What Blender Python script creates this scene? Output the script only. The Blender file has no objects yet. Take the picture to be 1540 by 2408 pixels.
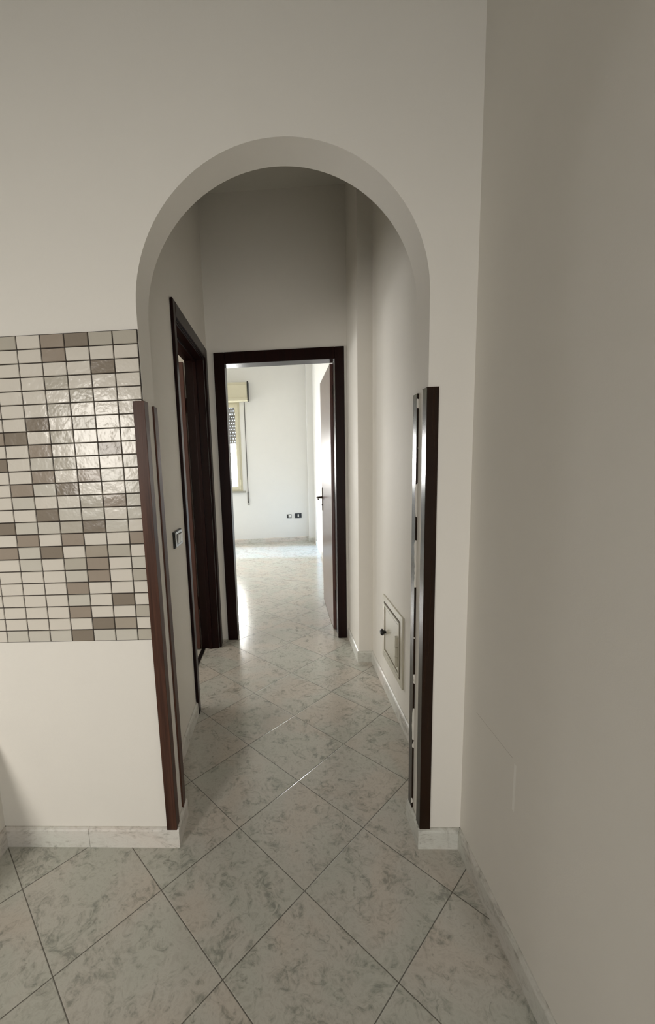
import bpy, math, random
from mathutils import Vector, Matrix
random.seed(4)
S = bpy.context.scene
C = S.collection

# ------------------------------------------------------------------ camera
F_PX, CX, CY = 966.2, 618.2, 1231.9          # focal length and principal point in pixels (1540 x 2408, off-centre crop)
W_PX, H_PX = 1540, 2408
yaw, pitch, roll = (math.radians(a) for a in (-2.786, -8.115, -2.245))
CAM = Vector((0.4219, -1.3061, 1.3623))
fw = Vector((math.sin(yaw)*math.cos(pitch), math.cos(yaw)*math.cos(pitch), math.sin(pitch)))
rt = Vector((math.cos(yaw), -math.sin(yaw), 0)); up = rt.cross(fw)
r1 = math.cos(roll)*rt + math.sin(roll)*up
u1 = -math.sin(roll)*rt + math.cos(roll)*up
cd = bpy.data.cameras.new('camera'); cam = bpy.data.objects.new('camera', cd); C.objects.link(cam)
cam.matrix_world = Matrix(((r1.x, u1.x, -fw.x, CAM.x), (r1.y, u1.y, -fw.y, CAM.y), (r1.z, u1.z, -fw.z, CAM.z), (0, 0, 0, 1)))
cd.sensor_fit = 'VERTICAL'; cd.sensor_height = 24; cd.lens = 24*F_PX/H_PX
cd.shift_x = (W_PX/2 - CX)/H_PX
cd.shift_y = (CY - H_PX/2)/H_PX
cd.clip_start = 0.01
S.camera = cam

# ------------------------------------------------------------------ world, lights, exposure
w = bpy.data.worlds.new('world'); S.world = w; w.use_nodes = True
bg = w.node_tree.nodes['Background']; bg.inputs[0].default_value = (0.86, 0.93, 1.0, 1); bg.inputs[1].default_value = 1.2
S.view_settings.view_transform = 'Standard'; S.view_settings.look = 'None'
S.view_settings.gamma = 1; S.view_settings.use_curve_mapping = False
S.view_settings.exposure = 0.15

def area(name, loc, direction, sx, sy, watts, col, spread=180):
    l = bpy.data.lights.new(name, 'AREA'); l.shape = 'RECTANGLE'; l.size = sx; l.size_y = sy; l.energy = watts; l.color = col
    o = bpy.data.objects.new(name, l); C.objects.link(o); o.location = loc
    o.rotation_euler = Vector(direction).to_track_quat('-Z', 'Y').to_euler()
    l.spread = math.radians(spread)
    return o
def sun(name, direction, strength, angle, col):
    l = bpy.data.lights.new(name, 'SUN'); l.energy = strength; l.angle = math.radians(angle); l.color = col
    o = bpy.data.objects.new(name, l); C.objects.link(o); o.location = (-6, 5, 5)
    o.rotation_euler = Vector(direction).to_track_quat('-Z', 'Y').to_euler()
    return o
# daylight entering by the openings, plus an added fill from behind
area('daylight_room_window', (-1.50, -3.15, 1.62), (0.17, 1, -0.30), 0.60, 0.95, 10.2, (1.0, 0.945, 0.865), 82)
area('fill_room_back', (0.68, -3.15, 1.0), (-0.1, 1, 0.05), 0.55, 1.6, 5.4, (1.0, 0.95, 0.89), 90)  # added fill behind the camera, lifts the left jamb and corridor; its doorway is unseen
area('daylight_far_window', (-0.85, 5.90, 1.35), (0, -1, 0), 1.0, 0.8, 108, (1.0, 0.99, 0.96))
area('daylight_balcony_door', (-2.42, 5.07, 1.1), (1, 0, 0), 0.84, 2.1, 28, (0.98, 0.985, 1.0))
area('daylight_side_room', (-2.45, 0.9, 1.6), (1, 0, 0), 1.0, 1.2, 26, (1, 0.97, 0.92))
sun('sun', (1, 0.0, -0.42), 5.2, 2.0, (0.36, 0.62, 1.0))

# ------------------------------------------------------------------ helpers
def tag(o, label=None, cat=None, group=None, kind=None):
    if label: o['label'] = label
    if cat: o['category'] = cat
    if group: o['group'] = group
    if kind: o['kind'] = kind
    return o
def empty(name, loc):
    o = bpy.data.objects.new(name, None); C.objects.link(o); o.location = loc; o.empty_display_size = .05
    return o
class MB:
    """collects shapes given in world coordinates, links them as ONE mesh object"""
    def __init__(s): s.v = []; s.f = []; s.sm = []
    def add(s, vs, fs, smooth=False):
        n = len(s.v); s.v += [Vector(a) for a in vs]; s.f += [[i+n for i in f] for f in fs]; s.sm += [smooth]*len(fs)
        return s
    def box(s, x0, y0, z0, x1, y1, z1):
        x0, x1 = sorted((x0, x1)); y0, y1 = sorted((y0, y1)); z0, z1 = sorted((z0, z1))
        vs = [(x, y, z) for z in (z0, z1) for y in (y0, y1) for x in (x0, x1)]
        return s.add(vs, [(0, 2, 3, 1), (4, 5, 7, 6), (0, 1, 5, 4), (2, 6, 7, 3), (0, 4, 6, 2), (1, 3, 7, 5)])
    def extrude(s, prof, a, b, ux, uz=(0, 0, 1)):
        """profile [(p,q)] (CCW seen from the end) in the plane of ux,uz swept from a to b"""
        a, b, ux, uz = Vector(a), Vector(b), Vector(ux), Vector(uz)
        n = len(prof); vs = [a+ux*p+uz*q for p, q in prof] + [b+ux*p+uz*q for p, q in prof]
        fs = [(i, (i+1) % n, n+(i+1) % n, n+i) for i in range(n)] + [tuple(range(n))[::-1], tuple(range(n, 2*n))]
        return s.add(vs, fs)
    def tube(s, pts, r, n=12, smooth=True):
        pts = [Vector(p) for p in pts]; rings = []
        rr = r if isinstance(r, (list, tuple)) else [r]*len(pts)
        vs = []; fs = []
        ref = None
        for i, p in enumerate(pts):
            d = (pts[min(i+1, len(pts)-1)] - pts[max(i-1, 0)]).normalized()
            if ref is None: ref = d.orthogonal().normalized()
            ref = (ref - d*ref.dot(d)).normalized(); q = d.cross(ref)
            vs += [p + (ref*math.cos(2*math.pi*k/n) + q*math.sin(2*math.pi*k/n))*rr[i] for k in range(n)]
        for i in range(len(pts)-1):
            fs += [(i*n+k, i*n+(k+1) % n, (i+1)*n+(k+1) % n, (i+1)*n+k) for k in range(n)]
        s.add(vs, fs, smooth)
        s.add([vs[k] for k in range(n)], [tuple(range(n))[::-1]]); s.add([vs[-n+k] for k in range(n)], [tuple(range(n))])
        return s
    def build(s, name, mat, parent=None, bevel=0, seg=2):
        me = bpy.data.meshes.new(name)
        off = Vector((0, 0, 0)); q = parent
        while q: off += q.location; q = q.parent
        me.from_pydata([v-off for v in s.v], [], s.f); me.validate()
        for p, k in zip(me.polygons, s.sm): p.use_smooth = k
        me.materials.append(mat)
        o = bpy.data.objects.new(name, me); C.objects.link(o); o.parent = parent
        if bevel:
            m = o.modifiers.new('bevel', 'BEVEL'); m.width = bevel; m.segments = seg; m.limit_method = 'ANGLE'; m.angle_limit = math.radians(40)
        return o
def box(name, mat, x0, y0, z0, x1, y1, z1, parent=None, bevel=0):
    return MB().box(x0, y0, z0, x1, y1, z1).build(name, mat, parent, bevel)
def struct(o): o['kind'] = 'structure'; return o

# ------------------------------------------------------------------ materials
def new(name):
    m = bpy.data.materials.new(name); m.use_nodes = True
    n = m.node_tree.nodes; l = m.node_tree.links; b = n['Principled BSDF']
    return m, n, l, b
def mth(n, l, op, a, b=None, c=None):
    x = n.new('ShaderNodeMath'); x.operation = op
    for i, q in enumerate((a, b, c)):
        if q is None: continue
        if isinstance(q, (int, float)): x.inputs[i].default_value = q
        else: l.new(q, x.inputs[i])
    return x.outputs[0]
def mix(n, l, fac, a, b):
    x = n.new('ShaderNodeMix'); x.data_type = 'RGBA'
    for s_, q in ((x.inputs[0], fac), (x.inputs[6], a), (x.inputs[7], b)):
        if isinstance(q, (int, float)): s_.default_value = q
        elif isinstance(q, tuple): s_.default_value = (*q, 1)
        else: l.new(q, s_)
    return x.outputs[2]
def noise(n, l, vec, scale, detail=4, rough=.55, dist=0):
    x = n.new('ShaderNodeTexNoise'); x.inputs['Scale'].default_value = scale; x.inputs['Detail'].default_value = detail
    x.inputs['Roughness'].default_value = rough; x.inputs['Distortion'].default_value = dist
    if vec is not None: l.new(vec, x.inputs['Vector'])
    return x
def ramp(n, l, fac, stops):
    x = n.new('ShaderNodeValToRGB'); e = x.color_ramp.elements
    while len(e) < len(stops): e.new(.5)
    for i, (p, c) in enumerate(stops): e[i].position = p; e[i].color = (*c, 1) if isinstance(c, tuple) else (c, c, c, 1)
    l.new(fac, x.inputs[0]); return x.outputs[0]
def bump(n, l, b, h, strength, dist):
    x = n.new('ShaderNodeBump'); x.inputs['Strength'].default_value = strength; x.inputs['Distance'].default_value = dist
    l.new(h, x.inputs['Height']); l.new(x.outputs[0], b.inputs['Normal'])
def simple(name, col, rough=.5, metal=0, spec=.5):
    m, n, l, b = new(name)
    b.inputs['Base Color'].default_value = (*col, 1); b.inputs['Roughness'].default_value = rough
    b.inputs['Metallic'].default_value = metal; b.inputs['Specular IOR Level'].default_value = spec
    return m
def plaster(name, col, rough=.7):
    m, n, l, b = new(name)
    g = n.new('ShaderNodeNewGeometry'); pos = g.outputs['Position']
    n1 = noise(n, l, pos, 1.3, 3); n2 = noise(n, l, pos, 9, 4); n3 = noise(n, l, pos, 350, 2)
    t = mth(n, l, 'ADD', mth(n, l, 'MULTIPLY', n1.outputs[0], .6), mth(n, l, 'MULTIPLY', n2.outputs[0], .4))
    c0 = tuple(x*.955 for x in col); c1 = tuple(min(1, x*1.03) for x in col)
    l.new(mix(n, l, t, c0, c1), b.inputs['Base Color'])
    b.inputs['Roughness'].default_value = rough; b.inputs['Specular IOR Level'].default_value = .35
    h = mth(n, l, 'ADD', mth(n, l, 'MULTIPLY', n2.outputs[0], 1.0), mth(n, l, 'MULTIPLY', n3.outputs[0], .12))
    bump(n, l, b, h, .35, .004)
    return m
def marble_colour(n, l, vec, lo, mid, hi, scale=1.0):
    a = noise(n, l, vec, 9*scale, 7, .62, 1.6); c = noise(n, l, vec, 26*scale, 6, .68, 2.2); d = noise(n, l, vec, 3.2*scale, 3, .5, .6)
    t = mth(n, l, 'ADD', mth(n, l, 'MULTIPLY', a.outputs[0], .5), mth(n, l, 'MULTIPLY', c.outputs[0], .5))
    base = ramp(n, l, t, [(.38, lo), (.455, mid), (.53, hi), (.64, mid)])
    tint = ramp(n, l, d.outputs[0], [(.38, (1.03, .985, .955)), (.5, (1, 1, .99)), (.62, (.95, .985, .965))])
    x = n.new('ShaderNodeMix'); x.data_type = 'RGBA'; x.blend_type = 'MULTIPLY'; x.inputs[0].default_value = 1
    l.new(base, x.inputs[6]); l.new(tint, x.inputs[7])
    return x.outputs[2]
def floor_mat():
    m, n, l, b = new('marbled_floor_tile')
    g = n.new('ShaderNodeNewGeometry'); sp = n.new('ShaderNodeSeparateXYZ'); l.new(g.outputs['Position'], sp.inputs[0])
    D = .467; a = math.radians(.21); ca, sa = math.cos(a), math.sin(a); tx, ty = .2213, -.3949
    X = mth(n, l, 'SUBTRACT', sp.outputs[0], tx); Y = mth(n, l, 'SUBTRACT', sp.outputs[1], ty)
    U = mth(n, l, 'ADD', mth(n, l, 'MULTIPLY', X, ca), mth(n, l, 'MULTIPLY', Y, sa))
    V = mth(n, l, 'SUBTRACT', mth(n, l, 'MULTIPLY', Y, ca), mth(n, l, 'MULTIPLY', X, sa))
    p = mth(n, l, 'DIVIDE', mth(n, l, 'ADD', U, V), D); q = mth(n, l, 'DIVIDE', mth(n, l, 'SUBTRACT', U, V), D)
    def edge(t): return mth(n, l, 'ABSOLUTE', mth(n, l, 'SUBTRACT', mth(n, l, 'FRACT', mth(n, l, 'ADD', t, .5)), .5))
    e = mth(n, l, 'MINIMUM', edge(p), edge(q))
    grout = mth(n, l, 'LESS_THAN', e, .0042)
    pf = mth(n, l, 'FLOOR', p); qf = mth(n, l, 'FLOOR', q)
    cmb = n.new('ShaderNodeCombineXYZ'); l.new(pf, cmb.inputs[0]); l.new(qf, cmb.inputs[1])
    wn = n.new('ShaderNodeTexWhiteNoise'); wn.noise_dimensions = '3D'; l.new(cmb.outputs[0], wn.inputs['Vector'])
    sc = n.new('ShaderNodeVectorMath'); sc.operation = 'SCALE'; sc.inputs['Scale'].default_value = 6
    l.new(wn.outputs['Color'], sc.inputs[0])
    ad = n.new('ShaderNodeVectorMath'); ad.operation = 'ADD'; l.new(g.outputs['Position'], ad.inputs[0]); l.new(sc.outputs[0], ad.inputs[1])
    col = marble_colour(n, l, ad.outputs[0], (.325, .325, .285), (.50, .478, .425), (.59, .57, .515), 1.0)
    spots = noise(n, l, ad.outputs[0], 38, 3, .5, 1.2)
    sm = ramp(n, l, spots.outputs[0], [(.66, 0.0), (.74, .55)])
    col = mix(n, l, sm, col, (.27, .255, .22))
    col = mix(n, l, grout, col, (.14, .13, .11))
    l.new(col, b.inputs['Base Color'])
    rn = noise(n, l, ad.outputs[0], 12, 3)
    r = mth(n, l, 'ADD', mth(n, l, 'MULTIPLY', rn.outputs[0], .10), .13)
    r = mth(n, l, 'ADD', r, mth(n, l, 'MULTIPLY', grout, .3))
    l.new(r, b.inputs['Roughness'])
    gd = n.new('ShaderNodeMapRange'); gd.inputs[1].default_value = .002; gd.inputs[2].default_value = .009
    l.new(e, gd.inputs[0])
    wv = noise(n, l, g.outputs['Position'], 45, 2)
    h = mth(n, l, 'ADD', gd.outputs[0], mth(n, l, 'MULTIPLY', wv.outputs[0], .45))
    bump(n, l, b, h, .5, .0015)
    return m
def skirt_mat():
    m, n, l, b = new('marbled_skirting')
    g = n.new('ShaderNodeNewGeometry')
    mp = n.new('ShaderNodeMapping'); mp.inputs['Scale'].default_value = (.8, .8, 1.6); l.new(g.outputs['Position'], mp.inputs[0])
    l.new(marble_colour(n, l, mp.outputs[0], (.42, .40, .36), (.62, .59, .545), (.70, .675, .63), .8), b.inputs['Base Color'])
    b.inputs['Roughness'].default_value = .34
    return m
def wood(name, dark, light, rough=.3, coat=.3, scale=1.0, axis='z', k=.5):
    m, n, l, b = new(name)
    g = n.new('ShaderNodeNewGeometry'); mp = n.new('ShaderNodeMapping')
    mp.inputs['Scale'].default_value = {'z': (60, 60, 2.2), 'y': (60, 2.2, 60), 'x': (2.2, 60, 60)}[axis]
    l.new(g.outputs['Position'], mp.inputs[0])
    t = noise(n, l, mp.outputs[0], scale, 5, .6, .8)
    l.new(ramp(n, l, t.outputs[0], [(.3, dark), (.5, tuple((a+c)/2 for a, c in zip(dark, light))), (.72, light)]), b.inputs['Base Color'])
    b.inputs['Roughness'].default_value = rough
    b.inputs['Coat Weight'].default_value = coat; b.inputs['Coat Roughness'].default_value = .12
    bump(n, l, b, t.outputs[0], k, .0006)
    return m
M_wall = plaster('off_white_wall_paint', (.80, .768, .705))
M_wall_r = plaster('off_white_wall_paint_scratched', (.80, .768, .705))
def scratch(m):
    n, l = m.node_tree.nodes, m.node_tree.links; b = n['Principled BSDF']
    g = n.new('ShaderNodeNewGeometry'); sp = n.new('ShaderNodeSeparateXYZ'); l.new(g.outputs['Position'], sp.inputs[0])
    def rng(v, a, c): return mth(n, l, 'MULTIPLY', mth(n, l, 'GREATER_THAN', v, a), mth(n, l, 'LESS_THAN', v, c))
    wob = noise(n, l, g.outputs['Position'], 30, 3)
    z = mth(n, l, 'ADD', sp.outputs[2], mth(n, l, 'MULTIPLY', wob.outputs[0], .004))
    a = mth(n, l, 'MULTIPLY', rng(z, .5700, .5720), rng(sp.outputs[1], -.29, -.086))
    c = mth(n, l, 'MULTIPLY', rng(sp.outputs[2], .425, .560), rng(sp.outputs[1], -.308, -.298))
    old = b.inputs['Base Color'].links[0].from_socket
    col = mix(n, l, mth(n, l, 'MULTIPLY', a, .55), old, (.42, .38, .33))
    l.new(mix(n, l, mth(n, l, 'MULTIPLY', c, .7), col, (.92, .90, .85)), b.inputs['Base Color'])
scratch(M_wall_r)
M_wall_far = plaster('white_wall_paint', (.82, .815, .785))
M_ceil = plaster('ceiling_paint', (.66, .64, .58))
M_floor = floor_mat()
M_skirt = skirt_mat()
M_guard_l = wood('brown_wood_grain', (.030, .011, .006), (.095, .040, .024), .4, 0, 1.0, 'z', .8)
M_guard_d = wood('dark_brown_wood', (.011, .004, .0015), (.020, .008, .003), .22, .1)
for m_ in (M_guard_l, M_guard_d): m_.node_tree.nodes['Principled BSDF'].inputs['Specular IOR Level'].default_value = .25
def painted_guard():
    m = wood('paint_smeared_dark_wood', (.011, .004, .0015), (.020, .008, .003), .22, .1); n, l = m.node_tree.nodes, m.node_tree.links
    b = n['Principled BSDF']; b.inputs['Specular IOR Level'].default_value = .25
    g = n.new('ShaderNodeNewGeometry'); sp = n.new('ShaderNodeSeparateXYZ'); l.new(g.outputs['Position'], sp.inputs[0])
    mp = n.new('ShaderNodeMapping'); mp.inputs['Scale'].default_value = (1, 1, 1); l.new(g.outputs['Position'], mp.inputs[0])
    t = noise(n, l, mp.outputs[0], 7, 4, .55)
    lim = mth(n, l, 'ADD', mth(n, l, 'MULTIPLY', mth(n, l, 'SUBTRACT', t.outputs[0], .52), .07), .117-.032)
    mask = mth(n, l, 'LESS_THAN', sp.outputs[1], lim)
    old = b.inputs['Base Color'].links[0].from_socket
    l.new(mix(n, l, mask, old, (.76, .73, .67)), b.inputs['Base Color'])
    l.new(mth(n, l, 'ADD', mth(n, l, 'MULTIPLY', mask, .45), .22), b.inputs['Roughness'])
    return m
M_guard_p = painted_guard()
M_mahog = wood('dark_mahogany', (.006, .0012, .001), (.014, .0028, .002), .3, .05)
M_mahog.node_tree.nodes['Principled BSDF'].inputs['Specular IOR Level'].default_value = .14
M_leaf = wood('reddish_mahogany_veneer', (.095, .036, .028), (.15, .066, .050), .3, .3)
M_leaf2 = wood('brown_mahogany_veneer', (.045, .011, .006), (.085, .022, .012), .3, .4)
M_bronze = simple('dark_bronze', (.05, .032, .022), .35, .8)
M_cream = simple('cream_lacquer', (.62, .585, .44), .35)
M_cream_gap = simple('shadow_gap_brown', (.13, .105, .07), .7)  # dark brown stands in for shade in the hatch gaps
M_hatch = simple('cream_painted_metal', (.56, .53, .43), .3)
M_black = simple('black_plastic', (.008, .008, .008), .35)
M_white_pl = simple('white_plastic', (.75, .74, .70), .3)
M_chrome = simple('brushed_grey_metal', (.34, .34, .32), .3, .9)
M_grey = simple('grey_plastic_slats', (.34, .34, .34), .5)
M_strap = simple('grey_woven_strap', (.085, .08, .07), .8)
M_sill = simple('grey_stone_sill', (.38, .37, .32), .4)
M_thresh = simple('black_threshold_metal', (.012, .009, .008), .35, .3)
M_grout = simple('dark_brown_grout', (.022, .016, .012), .9)
def glass():
    m, n, l, b = new('window_glass')
    b.inputs['Base Color'].default_value = (1, 1, 1, 1); b.inputs['Roughness'].default_value = 0
    b.inputs['Transmission Weight'].default_value = 1; b.inputs['IOR'].default_value = 1.0
    b.inputs['Alpha'].default_value = .15
    return m
M_glass = glass()

# ------------------------------------------------------------------ dimensions
W, T, R = 0.874, 0.117, 1.010       # arch opening width, arch wall thickness, right wall
XH = -0.0903                         # corridor left wall
YD, YD2 = 1.790, 1.915               # far door wall
ZC = 3.22
HB, BT = 0.076, 0.012
XL = -0.642                          # low wall, shaped for its shadow, on the left of the tiled wall
XF = 0.985                           # far room right wall
XW = -2.55                           # outer left
def yback(x): return 5.85 + (x+.45)*.092

# ------------------------------------------------------------------ shell
struct(box('floor', M_floor, XW-.1, -3.3, -.06, 1.15, 6.6, 0))
struct(box('ceiling', M_ceil, XW-.1, -3.3, ZC, 1.15, 6.6, ZC+.08))
struct(box('wall_right', M_wall_r, R, -3.3, 0, R+.14, YD2, ZC))
# arch wall
cx, rad = W/2, W/2; zs = 2.279-rad
mb = MB(); N = 56
arc = [(cx-rad*math.cos(math.pi*i/N), zs+rad*math.sin(math.pi*i/N)) for i in range(N+1)]
for y, flip in ((0, False), (T, True)):
    def q(vs): mb.add([(a, y, b_) for a, b_ in vs], [(0, 1, 2, 3)] if not flip else [(3, 2, 1, 0)])
    q([(XW, 0), (0, 0), (0, zs), (XW, zs)]); q([(XW, zs), (0, zs), (0, ZC), (XW, ZC)])
    q([(W, 0), (R, 0), (R, zs), (W, zs)]); q([(W, zs), (R, zs), (R, ZC), (W, ZC)])
    for i in range(N):
        (a, b_), (c, d) = arc[i], arc[i+1]
        q([(a, b_), (c, d), (c, ZC), (a, ZC)])
mb.add([(0, 0, 0), (0, T, 0), (0, T, zs), (0, 0, zs)], [(0, 1, 2, 3)])
mb.add([(W, 0, 0), (W, T, 0), (W, T, zs), (W, 0, zs)], [(3, 2, 1, 0)])
vs = [(a, y, b_) for a, b_ in arc for y in (0, T)]
mb.add(vs, [(2*i, 2*i+1, 2*i+3, 2*i+2) for i in range(N)], True)
struct(mb.build('wall_front', M_wall))
# low sloping stub at the far left, shape made up to cast a shadow, outer walls of the near room
struct(MB().extrude([(0, 0), (.45, 0), (.45, .21), (.42, .24), (0, .47)], (XL-.12, 0, 0), (XL, 0, 0), (0, -1, 0)).build('wall_left_shadow_stub', M_wall))
struct(box('wall_west', M_wall, XW-.12, -3.3, 0, XW, YD, ZC))
mb = MB()                                   # back wall of the near room with its window opening and an added doorway for the fill lamp
wx0, wx1, wz0, wz1 = -2.0, -1.1, .80, 2.2
mb.box(XW, -3.3, 0, wx0, -3.2, ZC).box(wx1, -3.3, 0, .38, -3.2, ZC).box(.97, -3.3, 0, R, -3.2, ZC).box(.38, -3.3, 2.1, .97, -3.2, ZC).box(wx0, -3.3, 0, wx1, -3.2, wz0).box(wx0, -3.3, wz1, wx1, -3.2, ZC)
struct(mb.build('wall_back', M_wall))
# corridor left wall with door opening
LY0, LY1, LZ = .835, 1.650, 2.112
mb = MB()
mb.box(-.21, T, 0, XH, LY0, ZC).box(-.21, LY1, 0, XH, YD, ZC).box(-.21, LY0, LZ, XH, LY1, ZC)
struct(mb.build('wall_corridor_left', M_wall))
# corridor end wall with door opening
DX0, DX1, DZ = .035, .832, 2.098
mb = MB()
mb.box(XW, YD, 0, DX0-.02, YD2, ZC).box(DX1+.02, YD, 0, R+.14, YD2, ZC).box(DX0-.02, YD, DZ+.02, DX1+.02, YD2, ZC)
struct(mb.build('wall_corridor_end', M_wall))
struct(box('wall_pier', M_wall, .9165, 1.384, 0, R, YD, ZC))
# far room
struct(box('wall_far_right', M_wall_far, XF, YD2, 0, XF+.14, 6.3, ZC))
fwx0, fwx1, fwz0, fwz1 = -1.36, -.25, .93, 2.44
def ybox(mb, x0, x1, z0, z1):
    vs = [(x0, yback(x0), z0), (x1, yback(x1), z0), (x1, yback(x1)+.25, z0), (x0, yback(x0)+.25, z0)]
    vs += [(a, b_, z1) for a, b_, c in vs]
    mb.add(vs, [(3, 2, 1, 0), (4, 5, 6, 7), (0, 1, 5, 4), (1, 2, 6, 5), (2, 3, 7, 6), (3, 0, 4, 7)])
mb = MB(); ybox(mb, XW, fwx0, 0, ZC); ybox(mb, fwx1, XF+.1, 0, ZC); ybox(mb, fwx0, fwx1, 0, fwz0); ybox(mb, fwx0, fwx1, fwz1, ZC)
struct(mb.build('wall_far_end', M_wall_far))
mb = MB()
BY0, BY1 = 4.66, 5.48
mb.box(-2.42, YD2, 0, -2.3, BY0, ZC).box(-2.42, BY1, 0, -2.3, 6.3, ZC).box(-2.42, BY0, 2.2, -2.3, BY1, ZC)
struct(mb.build('wall_far_left', M_wall_far))
struct(box('wall_far_pier', M_wall_far, .884, 5.82, 0, XF, 6.1, ZC))

# ------------------------------------------------------------------ skirting
prof = [(0, 0), (BT, 0), (BT, HB-.010), (BT*.75, HB-.004), (BT*.3, HB), (0, HB)]
def skirt(name, a, b, n):
    """a -> b along the wall foot, n = outward normal"""
    d = (Vector(b)-Vector(a)).normalized()
    pr = prof if d.cross(Vector((0, 0, 1))).dot(Vector(n)) < 0 else prof[::-1]
    return struct(MB().extrude(pr, a, b, n).build(name, M_skirt))
skirt('baseboard_front', (XW, 0, 0), (XL-.12, 0, 0), (0, -1, 0))
skirt('baseboard_front', (XL, 0, 0), (-.322, 0, 0), (0, -1, 0))
skirt('baseboard_front', (-.3205, 0, 0), (BT, 0, 0), (0, -1, 0))
skirt('baseboard_left_jamb', (0, 0, 0), (0, T+BT, 0), (1, 0, 0))
skirt('baseboard_left_return', (0, T, 0), (XH, T, 0), (0, 1, 0))
skirt('baseboard_corridor_left', (XH, T, 0), (XH, .792, 0), (1, 0, 0))
skirt('baseboard_right_pier', (W-BT, 0, 0), (R, 0, 0), (0, -1, 0))
skirt('baseboard_right_jamb', (W, 0, 0), (W, T+BT, 0), (-1, 0, 0))
skirt('baseboard_right_return', (W, T, 0), (R, T, 0), (0, 1, 0))
skirt('baseboard_right', (R, -3.2, 0), (R, 0, 0), (-1, 0, 0))
skirt('baseboard_corridor_right', (R, T, 0), (R, 1.384, 0), (-1, 0, 0))
skirt('baseboard_pier_front', (.9165-BT, 1.384, 0), (R, 1.384, 0), (0, -1, 0))
skirt('baseboard_pier_side', (.9165, 1.384-BT*.0, 0), (.9165, YD, 0), (-1, 0, 0))
skirt('baseboard_left', (XL, -.45, 0), (XL, 0, 0), (1, 0, 0))
skirt('baseboard_far_end', (-2.3, yback(-2.3), 0), (.884, yback(.884), 0), (0.092, -1, 0))
skirt('baseboard_far_pier', (.884, 5.82, 0), (XF, 5.82, 0), (0, -1, 0))
skirt('baseboard_far_pier_side', (.884, 5.82, 0), (.884, 5.96, 0), (-1, 0, 0))
skirt('baseboard_far_right', (XF, YD2, 0), (XF, 5.82, 0), (-1, 0, 0))

# ------------------------------------------------------------------ mosaic splashback
tiles = """
LLWMDLL
WWWMWWW
WWWWWDW
WWWLWWW
WWWWLWW
WWWLWWW
WWDWLWW
MDWLWWW
WWMWWDW
DWlLWWl
WWMWMlW
WMlDWWl
WlWWLMl
WWDllWl
DllLDlW
WMWMWWM
MlDWmLW
WlWLMWl
WWWlMWL
WWWMWWW
WWWlWDW
WWWMWWL
WWWWDmW
lllDllL
""".split()
TM = {'W': simple('cream_tile_glaze', (.70, .655, .58), .16), 'l': simple('pale_beige_tile_glaze', (.60, .57, .50), .17),
      'L': simple('beige_tile_glaze', (.49, .455, .385), .17), 'm': simple('pale_taupe_tile_glaze', (.40, .35, .285), .17),
      'M': simple('taupe_tile_glaze', (.345, .29, .235), .17), 'D': simple('brown_taupe_tile_glaze', (.255, .215, .17), .17)}
for k_, m_ in TM.items():                   # slightly wavy glaze
    n_, l_ = m_.node_tree.nodes, m_.node_tree.links
    g_ = n_.new('ShaderNodeNewGeometry'); wv_ = noise(n_, l_, g_.outputs['Position'], 26, 3)
    bump(n_, l_, n_['Principled BSDF'], wv_.outputs[0], .5, .0035)
    n_['Principled BSDF'].inputs['Specular IOR Level'].default_value = .32
PX, PZ, ZT = .0757, .04138, 1.786
me_v = []; me_f = []; me_m = []
order = list(TM)
mb = MB()
XT = -.0785-16*PX
mb.box(XT, -.0045, ZT-24*PZ, -.001, -.0004, ZT)
mats = [0]*6
def tile(x0, z0, x1, z1, mi):
    g = .0013; y0, y1, ch = -.0045, -.0072, .0012
    a = [(x0+g, y0, z0+g), (x1-g, y0, z0+g), (x1-g, y0, z1-g), (x0+g, y0, z1-g)]
    b_ = [(x0+g+ch, y1, z0+g+ch), (x1-g-ch, y1, z0+g+ch), (x1-g-ch, y1, z1-g-ch), (x0+g+ch, y1, z1-g-ch)]
    mb.add(a+b_, [(4, 5, 6, 7), (0, 1, 5, 4), (1, 2, 6, 5), (2, 3, 7, 6), (3, 0, 4, 7)])
    mats.extend([mi]*5)
for r_, row in enumerate(tiles):
    row = ''.join(random.choice('WWWWWllLMD') for _ in range(9)) + random.choice('WWWl') + row
    z1 = ZT - r_*PZ
    for c_, ch in enumerate(row[::-1]):
        x1 = -.0015 - c_*PX; x0 = x1-PX
        if c_ == 0: x0 = -.0785; 
        else: x1 = -.0785-(c_-1)*PX; x0 = x1-PX
        tile(x0, z1-PZ, x1, z1, 1+order.index(ch))
o = mb.build('tiled_splashback', M_grout)
for k_ in order: o.data.materials.append(TM[k_])
for p_, mi in zip(o.data.polygons, mats): p_.material_index = mi
tag(o, 'splashback of small cream, beige and taupe rectangular tiles with dark grout left of the arch', 'tiled splashback')

# ------------------------------------------------------------------ wooden corner guards
def guard(name, x, y, sx, sy, m, label, z1=1.574, leg_side=.032, leg_face=.030, th=.0065, z0=HB-.002):
    """L profile wrapped on the corner (x,y); the solid wall lies towards -sx in x and -sy in y"""
    # face leg lies on the y-face, side leg on the x-face
    p = [(x+sx*th, y+sy*th), (x-sx*leg_face, y+sy*th), (x-sx*leg_face, y), (x, y), (x, y-sy*leg_side), (x+sx*th, y-sy*leg_side)]
    if sx*sy > 0: p = p[::-1]
    n = len(p)
    vs = [(a, b_, z0) for a, b_ in p]+[(a, b_, z1) for a, b_ in p]
    fs = [(i, (i+1) % n, n+(i+1) % n, n+i) for i in range(n)]
    fs += [(2, 1, 0, 3), (5, 4, 3, 0), (n+0, n+1, n+2, n+3), (n+3, n+4, n+5, n+0)]
    o = MB().add(vs, fs).build(name, m, None, .0012)
    tag(o, label, 'corner guard', 'wooden corner guards on the arch')
    return o
guard('corner_guard', 0, -.0076, 1, -1, M_guard_l, 'brown wood grain corner strip on the front left arch corner, beside the tiles')
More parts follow.
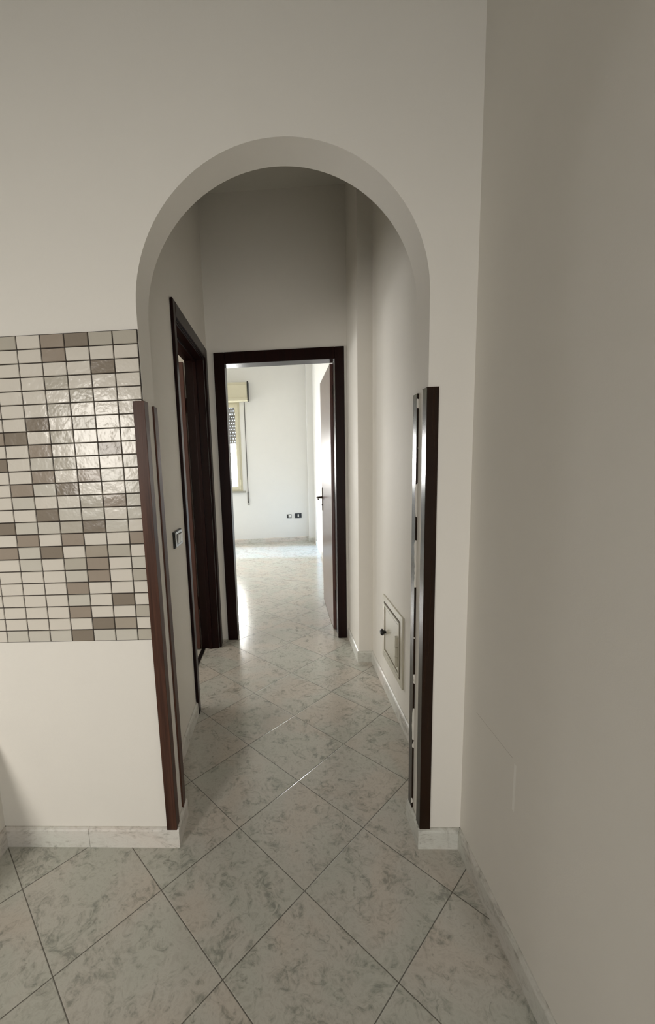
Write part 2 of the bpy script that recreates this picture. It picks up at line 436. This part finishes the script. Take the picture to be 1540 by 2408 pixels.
guard('corner_guard', 0, T, 1, 1, M_guard_l, 'narrow dark corner strip on the rear left arch corner, nearest the light switch', 1.570)
guard('corner_guard', W, 0, -1, -1, M_guard_d, 'wide near black corner strip on the front right arch corner', 1.576)
guard('corner_guard', W, T, -1, 1, M_guard_p, 'narrow paint-smeared corner strip on the rear right arch corner', 1.572)

# ------------------------------------------------------------------ door_1 (end of the corridor)
d1 = empty('door_1', ((DX0+DX1)/2, YD, 0)); struct(d1)
tag(d1, 'dark mahogany door frame at corridor end with its leaf open into the bright room', 'door')
ct = .016; cw = .078
mb = MB()
mb.box(DX0-cw+.004, YD-ct, 0, DX0+.004, YD, DZ+cw).box(DX1-.004, YD-ct, 0, DX1+cw-.014, YD, DZ+cw).box(DX0+.004, YD-ct, DZ-.004, DX1-.004, YD, DZ+cw)
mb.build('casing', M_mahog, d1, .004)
mb = MB()
mb.box(DX0-.019, YD+.0005, 0, DX0, YD2+.01, DZ+.019).box(DX1, YD+.0005, 0, DX1+.019, YD2+.01, DZ+.019).box(DX0, YD+.0005, DZ, DX1, YD2+.01, DZ+.019)
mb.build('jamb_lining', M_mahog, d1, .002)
mb = MB(); mb.box(DX0-cw, YD2, 0, DX0-.02, YD2+ct, DZ+cw).box(DX1+.02, YD2, 0, DX1+.09, YD2+ct, DZ+cw).box(DX0-.02, YD2, DZ+.02, DX1+.02, YD2+ct, DZ+cw)
mb.build('rear_casing', M_mahog, d1, .003)
leaf = box('door_leaf', M_leaf, .812, 1.945, .006, .852, 2.715, 2.10, d1, .002)
def handle(parent, face_x, sgn, y, z, lever_dir):
    mb = MB(); mb.box(face_x, y-.016, z-.125, face_x+sgn*.006, y+.016, z+.095)
    h = mb.build('handle_plate', M_bronze, parent, .002)
    mb = MB(); xo = face_x+sgn*.006
    mb.tube([(xo, y, z), (xo+sgn*.02, y, z), (xo+sgn*.045, y+lever_dir*.006, z), (xo+sgn*.052, y+lever_dir*.03, z-.001), (xo+sgn*.050, y+lever_dir*.075, z-.003), (xo+sgn*.044, y+lever_dir*.11, z-.010)],
            [.011, .010, .009, .008, .0075, .006])
    mb.build('lever', M_bronze, parent)
    MB().tube([(xo, y, z-.07), (xo+sgn*.003, y, z-.07)], .008).build('keyhole_rose', M_black, parent)
handle(leaf, .812, -1, 2.655, 1.035, -1)
handle(leaf, .852, 1, 2.655, 1.035, -1)
for z in (.25, 1.05, 1.85):
    MB().tube([(.832, 1.938, z), (.832, 1.938, z+.09)], .006).build('hinge', M_bronze, leaf)

# ------------------------------------------------------------------ door_2 (left side of the corridor)
d2 = empty('door_2', (XH, (LY0+LY1)/2, 0)); struct(d2)
tag(d2, 'dark mahogany door frame on the corridor left wall beside the light switch, leaf open inwards', 'door')
mb = MB(); c2 = .072; x1 = XH+.016
mb.box(XH, LY0-.045, 0, x1, LY0+.004, LZ+c2).box(XH, LY1-.004, 0, x1, LY1+c2, LZ+c2).box(XH, LY0+.004, LZ-.004, x1, LY1-.004, LZ+c2)
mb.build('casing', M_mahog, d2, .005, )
mb = MB()
mb.box(-.222, LY0, 0, XH-.0005, LY0+.018, LZ).box(-.222, LY1-.018, 0, XH-.0005, LY1, LZ).box(-.222, LY0+.018, LZ-.018, XH-.0005, LY1-.018, LZ)
mb.box(-.165, LY0+.018, 0, -.140, LY0+.030, LZ-.018).box(-.165, LY1-.030, 0, -.140, LY1-.018, LZ-.018).box(-.165, LY0+.03, LZ-.030, -.140, LY1-.03, LZ-.018)
mb.build('jamb_lining', M_mahog, d2, .002)
leaf2 = box('door_leaf', M_leaf2, -.98, 1.612, .006, -.228, 1.652, 2.085, d2, .002)
MB().tube([(-.225, 1.66, .3), (-.225, 1.66, .4)], .006).build('hinge', M_bronze, leaf2)
MB().tube([(-.225, 1.66, 1.75), (-.225, 1.66, 1.85)], .006).build('hinge', M_bronze, leaf2)
box('threshold', M_thresh, -.222, LY0+.02, 0, -.196, LY1-.02, .004, d2)

# ------------------------------------------------------------------ window_1 in the far room
def yb(x, d=0): return yback(x)-d
w1 = empty('window_1', ((fwx0+fwx1)/2, yback((fwx0+fwx1)/2), fwz0)); struct(w1)
tag(w1, 'cream framed window in the far room under the roller shutter box', 'window')
def slab(mb, x0, x1, z0, z1, d0, d1):
    """box following the slanted far wall; d = depth outwards from the wall face (negative: into the wall)"""
    vs = [(x0, yb(x0, d1), z0), (x1, yb(x1, d1), z0), (x1, yb(x1, d0), z0), (x0, yb(x0, d0), z0)]
    vs += [(a, b_, z1) for a, b_, c in vs]
    mb.add(vs, [(3, 2, 1, 0), (4, 5, 6, 7), (0, 1, 5, 4), (1, 2, 6, 5), (2, 3, 7, 6), (3, 0, 4, 7)])
def ring(name, x0, x1, z0, z1, wd, d0, d1, mat, parent, bevel=.003):
    mb = MB(); slab(mb, x0, x0+wd, z0, z1, d0, d1); slab(mb, x1-wd, x1, z0, z1, d0, d1)
    slab(mb, x0+wd, x1-wd, z0, z0+wd, d0, d1); slab(mb, x0+wd, x1-wd, z1-wd, z1, d0, d1)
    return mb.build(name, mat, parent, bevel)
fr = ring('window_frame', fwx0, fwx1, fwz0, fwz1-.002, .035, -.05, .006, M_cream, w1)
xm = (fwx0+fwx1)/2
for a, b_ in ((fwx0+.03, xm-.002), (xm+.002, fwx1-.03)):
    sash = ring('sash', a, b_, fwz0+.03, fwz1-.035, .052, -.035, .018, M_cream, w1)
    mb = MB(); slab(mb, a+.052, b_-.052, fwz0+.082, fwz1-.087, -.012, -.008); mb.build('glass_pane', M_glass, sash)
for z in (1.03, 2.20):
    mb = MB(); mb.tube([(fwx1-.028, yb(-.25, .024), z), (fwx1-.028, yb(-.25, .024), z+.09)], .008); mb.build('hinge', M_cream, w1)
ring('outer_rail', -.425, -.20, 1.075, 2.22, .010, -.075, -.062, M_strap, w1, 0)
mb = MB(); slab(mb, fwx0-.04, fwx1+.045, .90, .93, 0, .04); mb.build('window_sill', M_sill, w1, .003)

# roller shutter
rs = empty('roller_shutter', (xm, yback(xm), fwz1)); tag(rs, 'cream roller shutter box above the far window with perforated grey curtain half lowered', 'roller shutter')
mb = MB(); bz0, bz1 = 2.432, 2.735; bx0, bx1 = fwx0-.10, -.098
P = [(0, bz0), (.165, bz0), (.17, bz0+.012), (.17, bz0+.05), (.158, bz0+.056), (.158, bz1-.045), (.15, bz1-.04), (.14, bz1), (0, bz1)]
for i in range(len(P)):
    pass
n = len(P); A = [(bx0, yb(bx0, p), z) for p, z in P]; B = [(bx1, yb(bx1, p), z) for p, z in P]
mb.add(A+B, [(i, (i+1) % n, n+(i+1) % n, n+i) for i in range(n)]+[tuple(range(n))[::-1], tuple(range(n, 2*n))])
mb.build('shutter_box', M_cream, rs, .002)
mb = MB(); slab(mb, bx1, bx1+.020, bz0+.006, bz1+.008, 0, .166); mb.build('end_cap', M_black, rs)
# perforated curtain hanging outside the glass
mb = MB(); zt, rows, ph = 2.40, 17, .052; x0, x1 = fwx0+.03, fwx1-.02; ncol = 25; pw = (x1-x0)/ncol
for r_ in range(rows):
    za = zt-(r_+1)*ph; zb = zt-r_*ph
    slab(mb, x0, x1, za+.020, zb, -.100, -.090)
    sh = pw*.5 if r_ % 2 else 0
    for c_ in range(ncol+1):
        a = x0+c_*pw-.010+sh-pw*.25; slab(mb, max(a, x0), min(a+.020, x1), za, za+.020, -.098, -.092) if min(a+.02, x1) > max(a, x0) else None
mb.build('shutter_curtain', M_grey, rs)
mb = MB(); slab(mb, -.171, -.159, .72, 2.432, .010, .0125); mb.build('pull_strap', M_strap, rs)
mb = MB(); slab(mb, -.184, -.146, .675, .90, 0, .008); mb.build('strap_winder_plate', M_chrome, rs, .003)
mb = MB(); mb.tube([(-.165, yb(-.165, .008), .735), (-.165, yb(-.165, .022), .735)], .014); mb.build('strap_roller', M_black, rs)

# ------------------------------------------------------------------ sockets on the far wall
def wallplate(name, x0, x1, z0, z1, label, cat, parts):
    root = empty(name, ((x0+x1)/2, yback((x0+x1)/2), z0)); tag(root, label, cat)
    for nm, a, b_, c, d, dd0, dd1, m in parts:
        mb = MB(); slab(mb, a, b_, c, d, dd0, dd1); mb.build(nm, m, root, .0015)
wallplate('telephone_socket', .505, .582, .420, .482, 'small black and white socket on far wall, left of the black socket plate', 'socket',
          [('socket_box', .505, .582, .420, .482, 0, .012, M_black), ('socket_insert', .528, .576, .427, .476, .0125, .018, M_white_pl)])
wallplate('power_socket', .645, .760, .412, .494, 'black rectangular socket plate with white insert on far wall by the pier', 'socket',
          [('socket_plate', .645, .760, .412, .494, 0, .010, M_black), ('socket_insert', .690, .714, .428, .478, .0105, .014, M_white_pl)])

# ------------------------------------------------------------------ light switch
sw = empty('light_switch', (XH, .621, .992)); tag(sw, 'grey metal light switch plate with white rockers on the corridor left wall', 'light switch')
box('switch_base', M_black, XH, .553, .992, XH+.008, .690, 1.070, sw, .001)
box('switch_plate', M_chrome, XH+.008, .560, .995, XH+.013, .688, 1.067, sw, .002)
box('switch_well', M_black, XH+.013, .585, 1.006, XH+.0135, .665, 1.056, sw)
for y0 in (.590, .629):
    mb = MB(); mb.add([(XH+.0135, y0, 1.009), (XH+.0135, y0+.034, 1.009), (XH+.0135, y0+.034, 1.053), (XH+.0135, y0, 1.053),
                       (XH+.016, y0, 1.009), (XH+.016, y0+.034, 1.009), (XH+.021, y0+.034, 1.053), (XH+.021, y0, 1.053)],
                      [(0, 3, 2, 1), (4, 5, 6, 7), (0, 1, 5, 4), (1, 2, 6, 5), (2, 3, 7, 6), (3, 0, 4, 7)])
    mb.build('rocker', M_white_pl, sw, .001)

# ------------------------------------------------------------------ service hatch low on the right corridor wall
ha = empty('service_hatch', (R, .875, .200)); tag(ha, 'cream service hatch with black knob low on the corridor right wall', 'hatch')
hy0, hy1, hz0, hz1 = .675, 1.075, .200, .582
def ringx(name, y0, y1, z0, z1, wd, xa, xb, mat, parent, bevel=.0015):
    mb = MB(); mb.box(xa, y0, z0, xb, y0+wd, z1).box(xa, y1-wd, z0, xb, y1, z1).box(xa, y0+wd, z0, xb, y1-wd, z0+wd).box(xa, y0+wd, z1-wd, xb, y1-wd, z1)
    return mb.build(name, mat, parent, bevel)
ringx('hatch_frame', hy0, hy1, hz0, hz1, .036, R-.010, R, M_hatch, ha)
box('hatch_recess', M_cream_gap, R-.004, hy0+.036, hz0+.036, R, hy1-.036, hz1-.036, ha)
hd = box('hatch_door', M_hatch, R-.010, hy0+.041, hz0+.041, R-.004, hy1-.041, hz1-.041, ha, .001)
ringx('door_moulding', hy0+.044, hy1-.044, hz0+.044, hz1-.044, .014, R-.015, R-.010, M_hatch, hd)
ringx('moulding_groove_shade', hy0+.060, hy1-.060, hz0+.060, hz1-.060, .005, R-.0108, R-.0098, M_cream_gap, hd, 0)  # no cut groove: dark ring with the groove's shade in its colour
ringx('outer_groove_shade', hy0+.0365, hy1-.0365, hz0+.0365, hz1-.0365, .005, R-.0115, R-.0045, M_cream_gap, ha, 0)  # dark ring painting the shade between frame and door
mb = MB(); mb.tube([(R-.010, 1.000, .374), (R-.020, 1.000, .374), (R-.024, 1.000, .374), (R-.030, 1.000, .374), (R-.038, 1.000, .374), (R-.042, 1.0, .374)], [.008, .008, .017, .020, .018, .009], 16)
mb.build('knob', M_black, ha)
for z0, z1 in ((.296, .348), (.350, .403), (.405, .458)):
    MB().tube([(R-.018, .742, z0), (R-.018, .742, z1)], .010, 16).build('hinge_barrel', M_hatch, ha)
